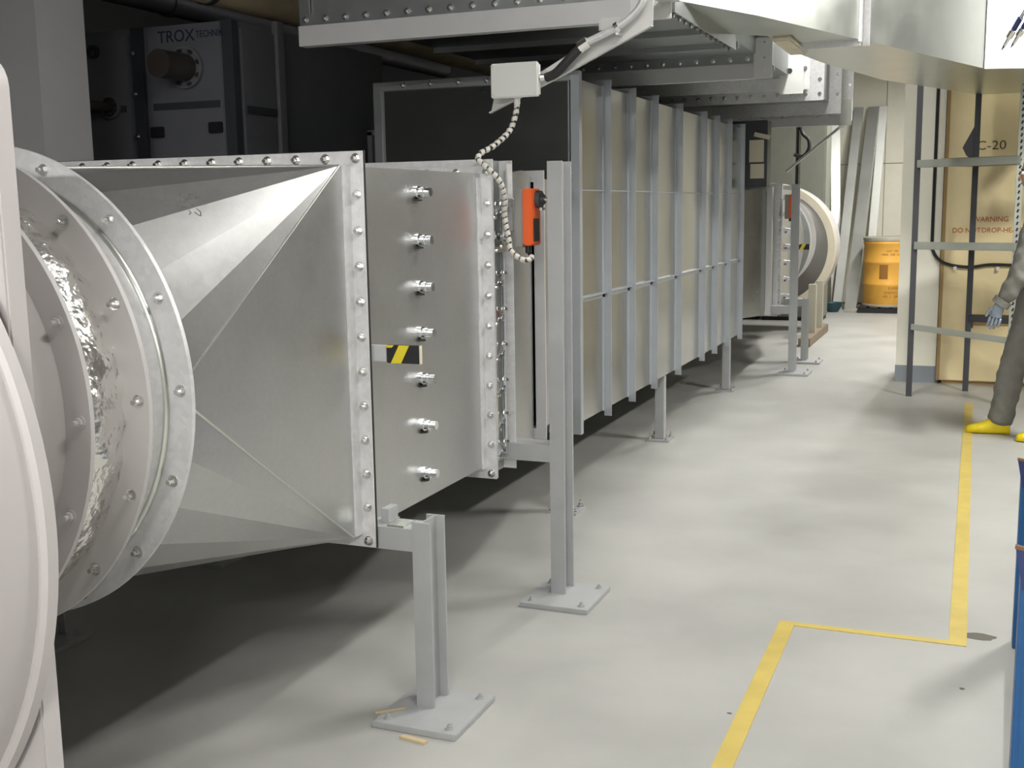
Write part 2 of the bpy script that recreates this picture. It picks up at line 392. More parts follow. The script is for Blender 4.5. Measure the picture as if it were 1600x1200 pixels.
# pencil scribble on the upper right cone of the transition
tb = next(c for c in tr.children if c.name.startswith('body'))
def pencil(parent, o, pts, r=.0013):
    P = []
    off = W[o.name]
    for p in spline(pts, 3):
        ok, co, nn, ix = o.closest_point_on_mesh(Vector(p)-off); P.append(co+off)
    build('pencil_mark', G().tube(P, r, 5), 'pencil', parent)
sc0, su, sv = Vector((-1.845, 2.36, 1.49)), Vector((.33, .94, .1)).normalized(), Vector((-.35, -.25, .9)).normalized()
for st in ([(-.03, -.035), (-.022, -.03), (-.03, -.02)], [(-.012, -.03), (-.005, -.045), (.004, -.03), (-.004, -.022)], [(-.02, 0), (-.005, .01)], [(.0, .0), (.006, .012), (.016, .004)], [(.018, .02), (.03, .028)], [(-.004, .025), (.008, .034)], [(.026, .0), (.034, .012), (.04, .002)], [(-.02, -.012), (.03, .016)]):
    pencil(tr, tb, [sc0+su*a+sv*b_ for a, b_ in st])
# ------------------------------------------------------------------ near damper section (bearings down its side)
def bearing_g():
    return G().cyl((0,0,0),(0,0,.010),.021,n=16).cyl((0,0,.010),(0,0,.022),.0145,n=16).cyl((0,0,.022),(0,0,.030),.0175,n=16).cyl((0,0,.030),(0,0,.052),.0145,n=16)
def seal_g(): return G().cyl((0,0,0),(0,0,.005),.019,n=16)
def damper_section(ya, yb, label, s=1, yb_bear=None, tape=True):
    t = thing('louvre_damper', (CX, (ya+yb)/2, FZ0), label, 'damper')
    lo, hi = min(ya, yb), max(ya, yb); e = .004
    g = G().box(X1-e, X1, lo+.01, hi-.004, Z0, Z1).box(X0, X0+e, lo+.01, hi-.004, Z0, Z1).box(X0+e, X1-e, lo+.01, hi-.004, Z1-e, Z1).box(X0+e, X1-e, lo+.01, hi-.004, Z0, Z0+e)
    build('body', g, 'galv', t, smooth=0)
    gk = G().box(FX0-.002, FX1+.002, ya, ya+s*.006, FZ1-.04, FZ1+.002).box(FX0-.002, FX1+.002, ya, ya+s*.006, FZ0-.002, FZ0+.04).box(FX1-.04, FX1+.002, ya, ya+s*.006, FZ0+.04, FZ1-.04).box(FX0-.002, FX0+.04, ya, ya+s*.006, FZ0+.04, FZ1-.04)
    build('gasket', gk, 'rubber', t, smooth=0)
    flange(t, ya+(.007 if s > 0 else -.013), FX0, FX1-.002, FZ0, FZ1, bolts=False, name='rear_flange', leg=0)
    flange(t, yb-(.010 if s > 0 else 0), FX0, FX1, FZ0-.005, FZ1-.018, leg=-.035*s, sides='RT', face=-s, step=.115, name='front_flange')
    for z in (1.551, 1.40, 1.25, 1.101, .951, .797, .635):
        b_ = inst('bearing', 'bearing', bearing_g, 'chrome', t, (X1, yb_bear, z), (1, 0, 0))
        inst('seal', 'seal', seal_g, 'rubber', b_, (X1+.022, yb_bear, z), (1, 0, 0))
    return t
damper_section(2.887, 3.822, 'galvanised square damper duct with seven bearings between transition and actuator', 1, 3.30)
def tape_bar(y, label):
    t = thing('stop_bar', (-1.57, y, 1.054), label, 'bar', 'taped stop bars')
    build('bar_stub', G().box(-1.664, -1.594, y-.006, y+.006, 1.055, 1.104), 'tape_grey', t, smooth=0, bevel=.002)
    build('black_tape', G().box(-1.594, -1.486, y-.0075, y+.0075, 1.052, 1.106), 'black', t, smooth=0, bevel=.002)
    P = [(-1.580, .0), (-1.546, .0), (-1.518, 1), (-1.552, 1)]
    g = G()
    g.prism([(px_, y-.0085, 1.0525+.053*h) for px_, h in P], (0, .001, 0))
    g.prism([(-1.594, y-.0085, 1.1055), (-1.594, y-.0085, 1.098), (-1.576, y-.0085, 1.098), (-1.568, y-.0085, 1.1055)], (0, .001, 0))
    build('yellow_stripe', g, 'hazard_yellow', t, smooth=0)
    build('end_edge', G().box(-1.486, -1.484, y-.0075, y+.0075, 1.052, 1.106), 'paper', t, smooth=0)
tape_bar(2.945, 'flat bar end wrapped in black and yellow hazard tape on the near damper duct')

# ------------------------------------------------------------------ control damper with linkage
def control_damper(ya, yb, label, detail=True):
    t = thing('control_damper', (CX, (ya+yb)/2, FZ0), label, 'damper')
    e = .004
    z0, z1 = .497, 1.672
    build('side_web', G().box(X1-.012, X1-.006, ya+.006, yb-.006, z0, z1).box(X0+.006, X0+.012, ya+.006, yb-.006, z0, z1).box(X0+.012, X1-.012, ya+.006, yb-.006, Z1-.004, Z1+.004).box(X0+.012, X1-.012, ya+.006, yb-.006, Z0-.004, Z0+.004), 'galv_dark', t, smooth=0)
    flange(t, ya, FX0, FX1-.004, z0, z1, bolts=False, name='front_lip')
    f = flange(t, yb-.006, FX0, FX1, z0, z1, bolts=False, name='rear_lip', wd=.05)
    if not detail: return t
    yl = (ya+yb)/2
    for k, zz in enumerate((1.49, 1.37, 1.235, 1.10, .965, .83, .70, .59)):
        x_ = X1+.012
        build('crank_arm', G().bar((x_, yl-.045, zz-.03), (x_, yl+.045, zz+.025), .008, .022, (1, 0, 0)), 'chrome', t, smooth=0, bevel=.002)
        bolt(t, (x_+.004, yl-.040, zz-.027), (1, 0, 0)); bolt(t, (x_+.004, yl+.040, zz+.022), (1, 0, 0))
        build('gear', G().cyl((X1-.006, yl, zz), (x_-.003, yl, zz), .032, n=20), 'zinc', t)
        build('gear_tooth_pin', G().cyl((x_+.002, yl+.01, zz-.012), (x_+.024, yl+.01, zz-.012), .008, n=10), 'chrome', t)
    for yy in (yl-.046, yl+.042):
        build('linkage_rod', G().box(X1+.018, X1+.026, yy-.009, yy+.009, .56, 1.53), 'chrome', t, smooth=0, bevel=.002)
    build('coupling_plate', G().box(X1+.027, X1+.032, yl-.06, yl+.05, 1.335, 1.375), 'chrome', t, smooth=0, bevel=.002)
    build('stiffener', G().box(FX1-.004, FX1+.002, yb-.052, yb-.010, 1.50, 1.66), 'galv_soft', t, smooth=0)
    return t
control_damper(3.832, 4.012, 'narrow control damper frame with crank linkage under the near orange actuator')

def actuator(x, y, z, label, d=.10):
    t = thing('damper_actuator', (x, y, z), label, 'actuator', 'orange damper actuators')
    h = .215
    build('base_body', G().box(x, x+.034, y, y+d, z, z+h), 'act_grey', t, smooth=0, bevel=.004)
    build('cover', G().box(x+.034, x+.070, y, y+d, z+.006, z+h), 'orange', t, smooth=0, bevel=.005)
    build('nameplate', G().box(x+.070, x+.0715, y+.022, y+d-.02, z+.02, z+.105), 'black', t, smooth=0)
    build('clamp', G().cyl((x+.070, y+d*.62, z+h-.04), (x+.088, y+d*.62, z+h-.04), .032, n=20).cyl((x+.088, y+d*.62, z+h-.04), (x+.10, y+d*.62, z+h-.04), .018, n=16), 'dark_metal', t)
    build('shaft', G().cyl((x-.06, y+d*.62, z+h-.04), (x+.125, y+d*.62, z+h-.04), .009, n=12), 'zinc', t)
    build('clamp_screw', G().bar((x+.092, y+d*.62-.02, z+h-.075), (x+.092, y+d*.62+.02, z+h-.075), .010, .010), 'zinc', t, smooth=0)
    build('mount_bracket', G().box(X1-.004, x+.002, y+.02, y+d-.02, z+.03, z+.06), 'zinc', t, smooth=0)
    build('cable_gland', G().cyl((x+.045, y+.03, z+.006), (x+.045, y+.03, z-.022), .011, n=12), 'black', t)
    return t
actuator(-1.592, 3.95, 1.352, 'orange and grey damper actuator on the near square duct below the striped cable')

# ------------------------------------------------------------------ connecting duct to plenum
def connector(ya, yb, yf, label):
    t = thing('connecting_duct', (CX, (ya+yb)/2, Z0), label, 'duct')
    # soft bellows from damper to flange, then plain duct into the plenum
    xa, za, zb = X1-.03, Z0+.02, Z1-.02
    g = G(); n = 10; P = []
    for k in range(n+1):
        b_ = .03*math.sin(PI*k/n)-.012
        y = ya+(yf-ya)*k/n
        P += [(X1+b_, y, Z0-b_), (X1+b_, y, Z1+b_), (X0-b_, y, Z1+b_), (X0-b_, y, Z0-b_)]
    g.add(P, [(k*4+i, k*4+(i+1)%4, k*4+4+(i+1)%4, k*4+4+i) for k in range(n) for i in range(4)])
    build('flare', g, 'galv', t, smooth=40)
    flange(t, yf-.006, FX0, FX1, FZ0+.04, FZ1-.02, bolts=False, leg=.05, m='bar_grey')
    A = [(X1, yf, Z0), (X1, yf, Z1), (X0, yf, Z1), (X0, yf, Z0)]; B = [(-1.815, yb, .56), (-1.815, yb, 1.60), (-2.775, yb, 1.60), (-2.775, yb, .56)]
    build('body', G().add(A+B, [(i, (i+1) % 4, 4+(i+1) % 4, 4+i) for i in range(4)]), 'galv_panel', t, smooth=0)
    return t
connector(4.014, 5.185, 4.355, 'short flared galvanised duct behind the tall post leading into the plenum')

# ------------------------------------------------------------------ tall ribbed plenum
PX0, PX1, PY0, PY1, PZ0, PZ1 = -2.80, -1.79, 5.19, 9.34, .43, 2.10
pl = thing('ribbed_plenum', (-2.3, 7.2, 0), 'long tall galvanised plenum box with vertical ribs in the middle', 'plenum')
RIB = [5.19, 5.69, 6.15, 6.63, 7.23, 7.93, 8.35, 8.81, 9.33]
for i in range(8):
    for a, b_ in ((PZ0, 1.055), (1.055, 1.578), (1.578, PZ1)):
        # slightly pillowed sheet
        y0_, y1_ = RIB[i]+.002, RIB[i+1]-.002; g = G(); n = 6; P = []; am = random.uniform(-.006, .009)
        for u in range(n+1):
            for v in range(n+1):
                d = am*math.sin(PI*u/n)*math.sin(PI*v/n); P.append((PX1+d, y0_+(y1_-y0_)*u/n, a+.003+(b_-a-.006)*v/n))
        g.add(P, [(u*(n+1)+v, (u+1)*(n+1)+v, (u+1)*(n+1)+v+1, u*(n+1)+v+1) for u in range(n) for v in range(n)])
        build('panel', g, 'galv_panel', pl, smooth=60)
build('casing', G().box(PX0, PX1-.012, PY0+.004, PY1, PZ0, PZ1), 'galv_dark', pl, smooth=0)
build('front_panel', G().box(PX0+.02, PX1-.02, PY0-.002, PY0+.004, PZ0+.02, PZ1-.02), 'panel_dark_reflection', pl, smooth=0)
ff = flange(pl, PY0-.006, PX0-.04, PX1+.04, PZ0-.035, PZ1+.025, m='galv_dark', wd=.042, sides='T', step=.15, leg=.03)  # shade under the overhead duct put into the flange colour
build('corner_angle', G().box(PX1-.002, PX1+.041, PY0-.010, PY0-.006, PZ0-.035, PZ1+.025).box(PX1+.037, PX1+.041, PY0-.006, PY0+.03, PZ0-.035, PZ1+.025), 'galv_rib', pl, smooth=0)  # lighter copy of the flange's right strip, its light put into the colour
for y in RIB[1:]:
    build('rib', G().box(PX1, PX1+.04, y-.003, y+.003, PZ0-.03, PZ1+.03).box(PX1-.001, PX1+.004, y-.035, y, PZ0, PZ1), 'galv_rib', pl, smooth=0)
    build('top_rib', G().box(PX0, PX1, y-.003, y+.003, PZ1, PZ1+.03), 'galv_rib', pl, smooth=0)
build('rail', G().box(PX1, PX1+.018, PY0, PY1, 1.050, 1.058).box(PX1, PX1+.004, PY0, PY1, 1.03, 1.05), 'galv_rib', pl, smooth=0)
build('rail', G().box(PX1, PX1+.012, PY0, PY1, 1.574, 1.580), 'galv_rib', pl, smooth=0)
for y in (5.20, 7.03, 9.12):
    for x in (-1.835, -2.745):
        lg = build('leg', G().box(x-.03, x+.03, y-.03, y+.03, .012, PZ0), 'grey_steel', pl, smooth=0, bevel=.004)
        build('base_plate', G().box(x-.075, x+.075, y-.075, y+.075, 0, .012), 'grey_steel', lg, smooth=0)
        for sx_, sy_ in ((1, -1), (1, 1), (-1, -1), (-1, 1)):
            inst('anchor_bolt', 'anchor', anchor_g, 'zinc', lg, (x+sx_*.055, y+sy_*.055, .012), (0, 0, 1))

# ------------------------------------------------------------------ support stands of I section
def ipe(g, x, y, z0, z1, w_=.058, h=.105, tf=.008, tw=.006):
    g.box(x-w_/2, x+w_/2, y-h/2, y-h/2+tf, z0, z1).box(x-w_/2, x+w_/2, y+h/2-tf, y+h/2, z0, z1).box(x-tw/2, x+tw/2, y-h/2+tf, y+h/2-tf, z0, z1); return g
def stand(y, zt_r, beam_z, label, y_off=0, xr=-1.475, tall=False):
    t = thing('support_stand', (CX, y, 0), label, 'stand', 'grey steel duct stands')
    xl = 2*CX-xr
    for x in (xr, xl):
        p = build('post', ipe(G(), x, y, .018, zt_r), 'grey_steel', t, smooth=0)
        px_ = x+.03*(1 if x > CX else -1)
        build('base_plate', G().box(px_-.135, px_+.135, y-.195, y+.095, 0, .018), 'grey_steel', p, smooth=0, bevel=.002)
        for sx_, sy_ in ((.10, -.16), (.10, .06), (-.10, -.16), (-.10, .06)):
            inst('anchor_bolt', 'anchor_low', anchor_low_g, 'grey_steel', p, (px_+sx_, y+sy_, .018), (0, 0, 1))
    b0, b1 = beam_z
    g = G().box(xl+.03, xr-.03, y-.05, y-.044, b0, b1).box(xl+.03, xr-.03, y-.044, y+.05, b1-.006, b1).box(xl+.03, xr-.03, y-.044, y+.05, b0, b0+.006)
    build('beam', g, 'grey_steel', t, smooth=0)
    return t
s1 = stand(2.945, .588, (.497, .565), 'short grey I-beam stand nearest the viewer under the transition flange')
build('angle_cleat', G().box(-1.625, -1.60, 2.93, 2.99, .565, .61).box(-1.60, -1.595, 2.93, 2.99, .565, .572), 'grey_steel', s1, smooth=0)
build('shim', G().box(-1.59, -1.535, 2.90, 2.97, .565, .571), 'galv_bright', s1, smooth=0)
stand(4.035, 1.665, (.535, .60), 'tall grey I-beam post stand in front of the plenum corner', xr=-1.442)
stand(10.25, 1.66, (.53, .60), 'tall grey I-beam post stand beyond the plenum far end', xr=-1.475)
stand(11.04, .60, (.53, .60), 'short grey stand farthest away beside the round fan casing', xr=-1.475)

# ------------------------------------------------------------------ far duct run
connector(10.30, 9.34, 9.90, 'short duct between plenum far end and distant damper')
control_damper(10.31, 10.46, 'distant control damper frame beside the far orange actuator')
actuator(-1.592, 10.40, 1.36, 'small distant orange actuator beyond the plenum')
damper_section(11.40, 10.47, 'distant galvanised damper duct behind the far posts', -1, 10.95)
tape_bar(11.30, 'distant flat bar end with yellow tape beside the round fan casing')
transition(12.55, 11.405, 'distant round-to-square transition before the far fan', -1, 'R', False)
sleeve(12.86, 12.69, 'distant foil sleeve in front of the far fan', -1)
fan(13.22+.35, -1, 'distant cream rimmed round fan casing at the end of the duct run', .985, .745, False)

# ------------------------------------------------------------------ overhead duct
od = thing('overhead_duct', (-1.95, 7.7, 2.33), 'dark flat overhead duct with bolted flanges above the plenum', 'duct')
OX0, OX1, OZ = -2.70, -1.20, 2.335
build('body', G().box(OX0, OX1, 4.40, 11.05, OZ, 2.95), 'galv_dark', od, smooth=0)
def oflange(y, zb, xr, bolts, zt=3.0, xl=-2.75):
    g = G().box(xl, xr, y, y+.006, zb, OZ).box(OX1, xr, y, y+.006, OZ, zt).box(xl, OX0, y, y+.006, OZ, zt).box(xl, xr, y+.006, y+.045, OZ-.005, OZ)
    f = build('flange', g, 'galv_dark' if y < 7.5 else 'galv_soft', od, smooth=0)  # shade painted into the near flanges, bright light into the far ones
    if bolts:
        n = 17
        for k in range(n): bolt(f, (xl+.03+(xr-xl-.06)*k/(n-1), y, (zb+OZ)/2))
    for k in range(4): bolt(f, (xr-.03, y, OZ+.06+k*.16))
for y, zb, xr, bo in ((4.385, 2.285, -1.12, True), (6.68, 2.285, -1.12, True), (8.05, 2.255, -1.085, False), (8.82, 2.245, -1.085, True), (10.1, 2.235, -1.10, False), (11.05, 2.235, -1.10, True)):
    oflange(y, zb, xr, bo)
for y in (5.05, 5.6, 6.15, 7.3, 9.4):
    build('seam', G().box(OX0, OX1, y, y+.03, OZ-.028, OZ), 'galv_dark', od, smooth=0)
def obeam(y, label, xr=-1.21):
    t = thing('channel_beam', (-1.95, y, 2.2), label, 'beam', 'grey hanging beams')
    build('web', G().box(-2.75, xr, y-.012, y-.006, 2.2, 2.284), 'bar_grey', t, smooth=0)
    build('lower_lip', G().box(-2.75, xr, y-.006, y+.045, 2.2, 2.206), 'bar_grey', t, smooth=0)
    e = build('end_plate', G().box(xr, xr+.105, y-.020, y-.012, 2.195, 2.42), 'white_paint', t, smooth=0, bevel=.002)
    build('knob', G().cyl((xr+.055, y-.020, 2.245), (xr+.055, y-.026, 2.245), .013, n=16), 'white_paint', e)
    for x in (-2.72, xr+.05):
        build('hanger_rod', G().cyl((x, y+.06, 2.206), (x, y+.06, 3.7), .006, n=8), 'zinc', t)
obeam(4.385, 'long light grey beam with bolt row above it, nearest under the overhead duct')
obeam(6.68, 'light grey beam under the overhead duct above the plenum ribs')
obeam(11.045, 'farthest light grey beam at the end of the overhead duct')
hp = thing('hanger_plate', (-1.17, 7.87, 2.2), 'brightly lit white plate with a hole beside the overhead duct', 'plate')
build('plate', G().box(-1.255, -1.10, 7.86, 7.868, 2.21, 2.56), 'white_paint', hp, smooth=0, bevel=.002)
build('hole', G().cyl((-1.19, 7.861, 2.36), (-1.19, 7.858, 2.36), .018, n=16), 'rubber', hp)
bz = thing('diagonal_brace', (-1.45, 11.2, 1.8), 'thin diagonal grey brace running down from the overhead duct end', 'brace')
build('rod', G().bar((-1.72, 11.30, 1.80), (-1.19, 11.06, 2.196), .02, .02), 'bar_grey', bz, smooth=0)
build('clevis', G().box(-1.22, -1.17, 11.05, 11.08, 2.17, 2.20), 'zinc', bz, smooth=0)

# ------------------------------------------------------------------ oblique overhead duct
ob = thing('angled_duct', (-.4, 6.8, 2.3), 'large bright galvanised duct angling across the ceiling at top right', 'duct')
P = [(-1.13, 4.62), (-.92, 5.11), (-.58, 6.105), (0, 7.79), (.30, 7.90), (.72, 8.05), (.72, 9.75), (-.03, 9.68), (-.62, 8.17), (-.86, 7.06), (-.94, 6.5), (-.98, 5.75), (-1.13, 5.6)]
build('body', G().prism([(x, y, 2.3) for x, y in P], (0, 0, .72)), 'galv_bright', ob, smooth=0)
def seam2(a, b_, name='seam_flange'):
    a, b_ = Vector((*a, 0)), Vector((*b_, 0)); d = (b_-a).normalized(); n_ = Vector((d.y, -d.x, 0))
    return a, b_, d, n_
for (px_, py_) in ((-.58, 6.105),):
    d = Vector((.58, 1.685, 0)).normalized(); n_ = Vector((d.y, -d.x, 0)); c = Vector((px_, py_, 0))
    g = G().prism([c+d*-.03+Vector((0,0,2.29)), c+d*.03+Vector((0,0,2.29)), c+d*.03+n_*.004+Vector((0,0,2.29)), c+d*-.03+n_*.004+Vector((0,0,2.29))], (0,0,.73))
    g.prism([c+d*.026+Vector((0,0,2.27)), c+d*.032+Vector((0,0,2.27)), c+d*.032+n_*.035+Vector((0,0,2.27)), c+d*.026+n_*.035+Vector((0,0,2.27))], (0,0,.75))
    q = Vector((-.33, .02, 0))
    g.prism([c+Vector((0,0,2.272)), c+q+Vector((0,0,2.272)), c+q+d*.006+Vector((0,0,2.272)), c+d*.006+Vector((0,0,2.272))], (0,0,.028))
    build('seam_flange', g, 'galv_soft', ob, smooth=0)
build('corner_angle', G().prism([(.0, 7.785, 2.296), (.32, 7.902, 2.296), (.32, 7.894, 2.296), (.0, 7.775, 2.296)], (0, 0, .72)).prism([(.26, 7.865, 2.292), (.32, 7.885, 2.292), (.31, 7.85, 2.292), (.27, 7.84, 2.292)], (0, 0, .73)), 'galv_soft', ob, smooth=0)
jf = build('joint_flange', G().box(-1.16, -1.13, 4.50, 5.72, 2.25, 3.02).box(-1.13, -1.125, 4.50, 5.72, 2.24, 2.30), 'galv_dark', ob, smooth=0)
for k in range(12): bolt(jf, (-1.145, 4.55+k*.10, 2.25), (0, 0, -1))
ih = build('insulation_wrap', G().box(-.965, -.87, 5.78, 6.35, 2.275, 2.30), 'paper', ob, smooth=0, bevel=.008)

# conduits hanging at the right
for k, (a, b_, lb) in enumerate((((.215, 5.9, 2.46), (.085, 6.15, 2.235), 'thin shiny threaded rod end hanging at top right, left one'), ((.24, 5.9, 2.42), (.125, 6.12, 2.24), 'thin shiny threaded rod end hanging at top right, right one'))):
    t = thing('hanging_rod', b_, lb, 'rod', 'shiny rods at top right')
    a, b_ = Vector(a), Vector(b_); d = (a-b_).normalized()
    build('rod', G().cyl(b_, b_+d*1.3, .008, n=10), 'chrome', t)
    build('nut', G().cyl(b_+d*.05, b_+d*.085, .015, n=6), 'zinc', t)
    build('sleeve', G().cyl(b_+d*.10, b_+d*.17, .013, n=10), 'blue_dark', t)
    build('tip', G().cyl(b_, b_-d*.03, .007, .002, n=10), 'dark_metal', t)

# ------------------------------------------------------------------ junction box, bracket, conduit, striped cable
jb = thing('junction_box', (-1.56, 3.9, 1.89), 'white rectangular junction box hanging under the light grey beam', 'junction box')
build('body', G().box(-1.648, -1.472, 3.905, 3.935, 1.892, 2.008), 'white_plastic', jb, smooth=0, bevel=.006)
build('lid', G().box(-1.651, -1.469, 3.893, 3.905, 1.889, 2.011), 'white_plastic', jb, smooth=0, bevel=.004)
for x in (-1.64, -1.48):
    for z in (1.90, 2.0): build('lid_screw', G().cyl((x, 3.8935, z), (x, 3.8915, z), .005, n=10), 'white_paint', jb)
build('side_gland', G().cyl((-1.472, 3.92, 1.955), (-1.448, 3.93, 1.957), .013, n=10), 'zinc', jb)
build('bottom_gland', G().cyl((-1.562, 3.925, 1.892), (-1.562, 3.925, 1.868), .012, n=10), 'white_plastic', jb)
br = thing('bracket_strip', (-1.4, 3.98, 1.84), 'white bent sheet metal strip running diagonally behind the junction box', 'bracket')
Q = [(-1.684, 1.843), (-1.40, 1.962), (-1.07, 2.110), (-1.065, 2.30), (-1.15, 2.30), (-1.15, 2.165), (-1.385, 2.033), (-1.478, 1.985), (-1.668, 1.905)]
build('strip', G().prism([(x, 3.968, z) for x, z in Q], (0, .004, 0)), 'white_paint', br, smooth=0)
build('folded_edge', G().prism([(-1.684, 3.95, 1.843), (-1.40, 3.95, 1.962), (-1.07, 3.95, 2.110), (-1.07, 3.95, 2.114), (-1.40, 3.95, 1.966), (-1.684, 3.95, 1.847)], (0, .02, 0)), 'white_paint', br, smooth=0)
build('cover_tab', G().box(-1.262, -1.175, 3.95, 3.968, 2.10, 2.15), 'white_paint', br, smooth=0, bevel=.008)
build('arm', G().box(-1.15, -1.07, 3.968, 4.37, 2.255, 2.262), 'white_paint', br, smooth=0)
cd = thing('flexible_conduit', (-1.3, 3.93, 1.95), 'black hose and bent steel conduit leading up from the junction box', 'conduit')
build('hose', G().tube(spline([(-1.45, 3.93, 1.956), (-1.41, 3.92, 1.968), (-1.362, 3.915, 2.009), (-1.309, 3.92, 2.06)]), .0165, 12), 'rubber', cd)
build('steel_pipe', G().tube(spline([(-1.305, 3.92, 2.062), (-1.231, 3.92, 2.090), (-1.173, 3.92, 2.115), (-1.116, 3.92, 2.156), (-1.088, 3.92, 2.205), (-1.08, 3.92, 2.30), (-1.08, 3.93, 2.6)]), .0125, 12), 'galv_soft', cd)
build('coupling', G().cyl((-1.322, 3.92, 2.050), (-1.290, 3.92, 2.068), .020, n=8), 'zinc', cd)
build('pipe_clip', G().cyl((-1.190, 3.92, 2.106), (-1.178, 3.92, 2.113), .018, n=10).box(-1.19, -1.178, 3.92, 3.968, 2.085, 2.095), 'zinc', cd)
cable_pts = [(-1.562, 3.925, 1.870), (-1.563, 3.91, 1.828), (-1.584, 3.90, 1.772), (-1.620, 3.84, 1.719), (-1.654, 3.795, 1.691), (-1.658, 3.78, 1.669), (-1.640, 3.78, 1.654), (-1.612, 3.79, 1.627), (-1.590, 3.82, 1.589), (-1.590, 3.86, 1.532), (-1.603, 3.89, 1.463), (-1.592, 3.90, 1.381), (-1.588, 3.90, 1.346), (-1.568, 3.91, 1.322), (-1.543, 3.92, 1.306), (-1.522, 3.95, 1.312), (-1.545, 3.98, 1.332)]
cb = thing('striped_cable', (-1.6, 3.9, 1.3), 'thin cable in black and white spiral wrap from junction box to actuator', 'cable')
cp = spline(cable_pts, 8)
build('core', G().tube(cp, .0075, 8), 'black', cb)
# white spiral wrap as short slanted rings
g = G(); acc = 0; L_ = [0]
for i in range(1, len(cp)): L_.append(L_[-1]+(cp[i]-cp[i-1]).length)
def at_len(s):
    for i in range(1, len(cp)):
        if L_[i] >= s: t_ = (s-L_[i-1])/max(1e-9, L_[i]-L_[i-1]); return cp[i-1].lerp(cp[i], t_), (cp[i]-cp[i-1]).normalized()
    return cp[-1], (cp[-1]-cp[-2]).normalized()
sN = int(L_[-1]/.024)
for k in range(sN):
    s_ = k*.024; p0, d0 = at_len(s_+.002); p1, d1 = at_len(s_+.018)
    off = Vector((0, 0, .003)) if abs(d0.z) < .5 else Vector((.003, 0, 0))
    mid = (p0+p1)/2
    g.tube([p0-off, p0-off*.2, mid, p1+off*.2, p1+off], .0108, 8, rf=lambda q: (.007, .0105, .0112, .0105, .007)[q])
build('spiral_wrap', g, 'cable_white', cb, smooth=50)

# ------------------------------------------------------------------ air handling unit in the dark
ah = thing('air_handling_unit', (-4.3, 5.4, 0), 'dark grey air handling cabinet with lettering in the shade at left', 'air handler')
AY = 5.0
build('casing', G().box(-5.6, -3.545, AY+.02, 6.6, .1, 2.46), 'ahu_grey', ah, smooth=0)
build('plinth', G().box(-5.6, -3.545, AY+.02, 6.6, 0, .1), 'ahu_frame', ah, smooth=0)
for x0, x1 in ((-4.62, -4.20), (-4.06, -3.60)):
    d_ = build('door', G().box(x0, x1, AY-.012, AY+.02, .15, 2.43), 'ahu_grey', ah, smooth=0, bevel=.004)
    build('cross_bar', G().box(x0+.02, x1-.02, AY-.018, AY-.012, 2.03, 2.065), 'ahu_frame', d_, smooth=0)
    if x0 > -4.1:
        for x, z in ((x0+.03, 1.915), (x1-.06, 1.926)):
            build('latch', G().box(x-.03, x+.05, AY-.035, AY-.012, z-.025, z+.03), 'black', d_, smooth=0, bevel=.004)
for x in (-4.14, -3.57, -4.66):
    build('frame_post', G().box(x-.035, x+.035, AY-.004, AY+.05, .1, 2.46), 'ahu_frame', ah, smooth=0)
build('side_panel', G().box(-3.545, -3.53, 5.07, 5.36, .15, 2.43), 'ahu_grey', ah, smooth=0)
build('corner_post', G().box(-3.545, -3.51, 5.37, 5.43, 0, 2.5), 'ahu_post', ah, smooth=0)
build('side_bar', G().box(-3.53, -3.52, 5.08, 5.35, 2.0, 2.04), 'ahu_frame', ah, smooth=0)
for z in (2.33, 2.12, 1.90):
    inst('hinge_pin', 'bolt', bolt_g, 'zinc', ah, (-4.165, AY-.004, z), (0, -1, 0))
def port(x, z, R, r, L_, label):
    f = build('port_flange', G().ring((x, AY-.012, z), (0, -1, 0), r*.6, R, .02, 40), 'ahu_grey', ah, smooth=40)
    build('port_rim', G().ring((x, AY-.032, z), (0, -1, 0), R-.008, R, .006, 40), 'ahu_post', f, smooth=40)
    build('port_stub', G().cyl((x, AY-.02, z), (x, AY-.02-L_, z), r, n=32), 'pipe_brown', f)
    for k in range(8):
        a = 2*PI*k/8+.3; bolt(f, (x+(R+r)/2*math.cos(a), AY-.032, z+(R+r)/2*math.sin(a)), (0, -1, 0), 'dark_metal')
port(-3.815, 2.235, .105, .07, .22, '')
port(-4.315, 2.06, .06, .025, .24, '')
build('knob', G().ring((-4.41, AY-.012, 2.352), (0, -1, 0), .02, .035, .02, 24), 'ahu_frame', ah, smooth=40)
text('lettering', 'TROX', 'ink_blue', ah, (-3.99, AY-.014, 2.395), .085, (PI/2, 0, 0), 'dark blue maker lettering', 1.0)
text('lettering', 'TECHNIK', 'ink_blue', ah, (-3.75, AY-.014, 2.397), .05, (PI/2, 0, 0), 'small dark blue lettering', .8)
# dark box sections between air handler and plenum
for k, (x0, x1, y, zt) in enumerate(((-3.50, -3.17, 6.3, 1.97), (-2.96, -2.86, 5.6, 1.96))):
    t = thing('duct_box', ((x0+x1)/2, y, 0), ('dark grey duct box between air handler and plenum, wider one' if k == 0 else 'dark grey duct box touching the plenum left edge, narrower one'), 'duct', 'dark duct boxes')
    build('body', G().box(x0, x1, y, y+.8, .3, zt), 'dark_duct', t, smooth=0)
    build('edge_angle', G().box(x0, x0+.03, y-.004, y, .3, zt).box(x0, x1, y-.004, y, zt-.02, zt+.01), 'ahu_post', t, smooth=0)
    build('foot', G().box(x0+.02, x1-.02, y+.1, y+.7, 0, .3), 'dark_duct', t, smooth=0)
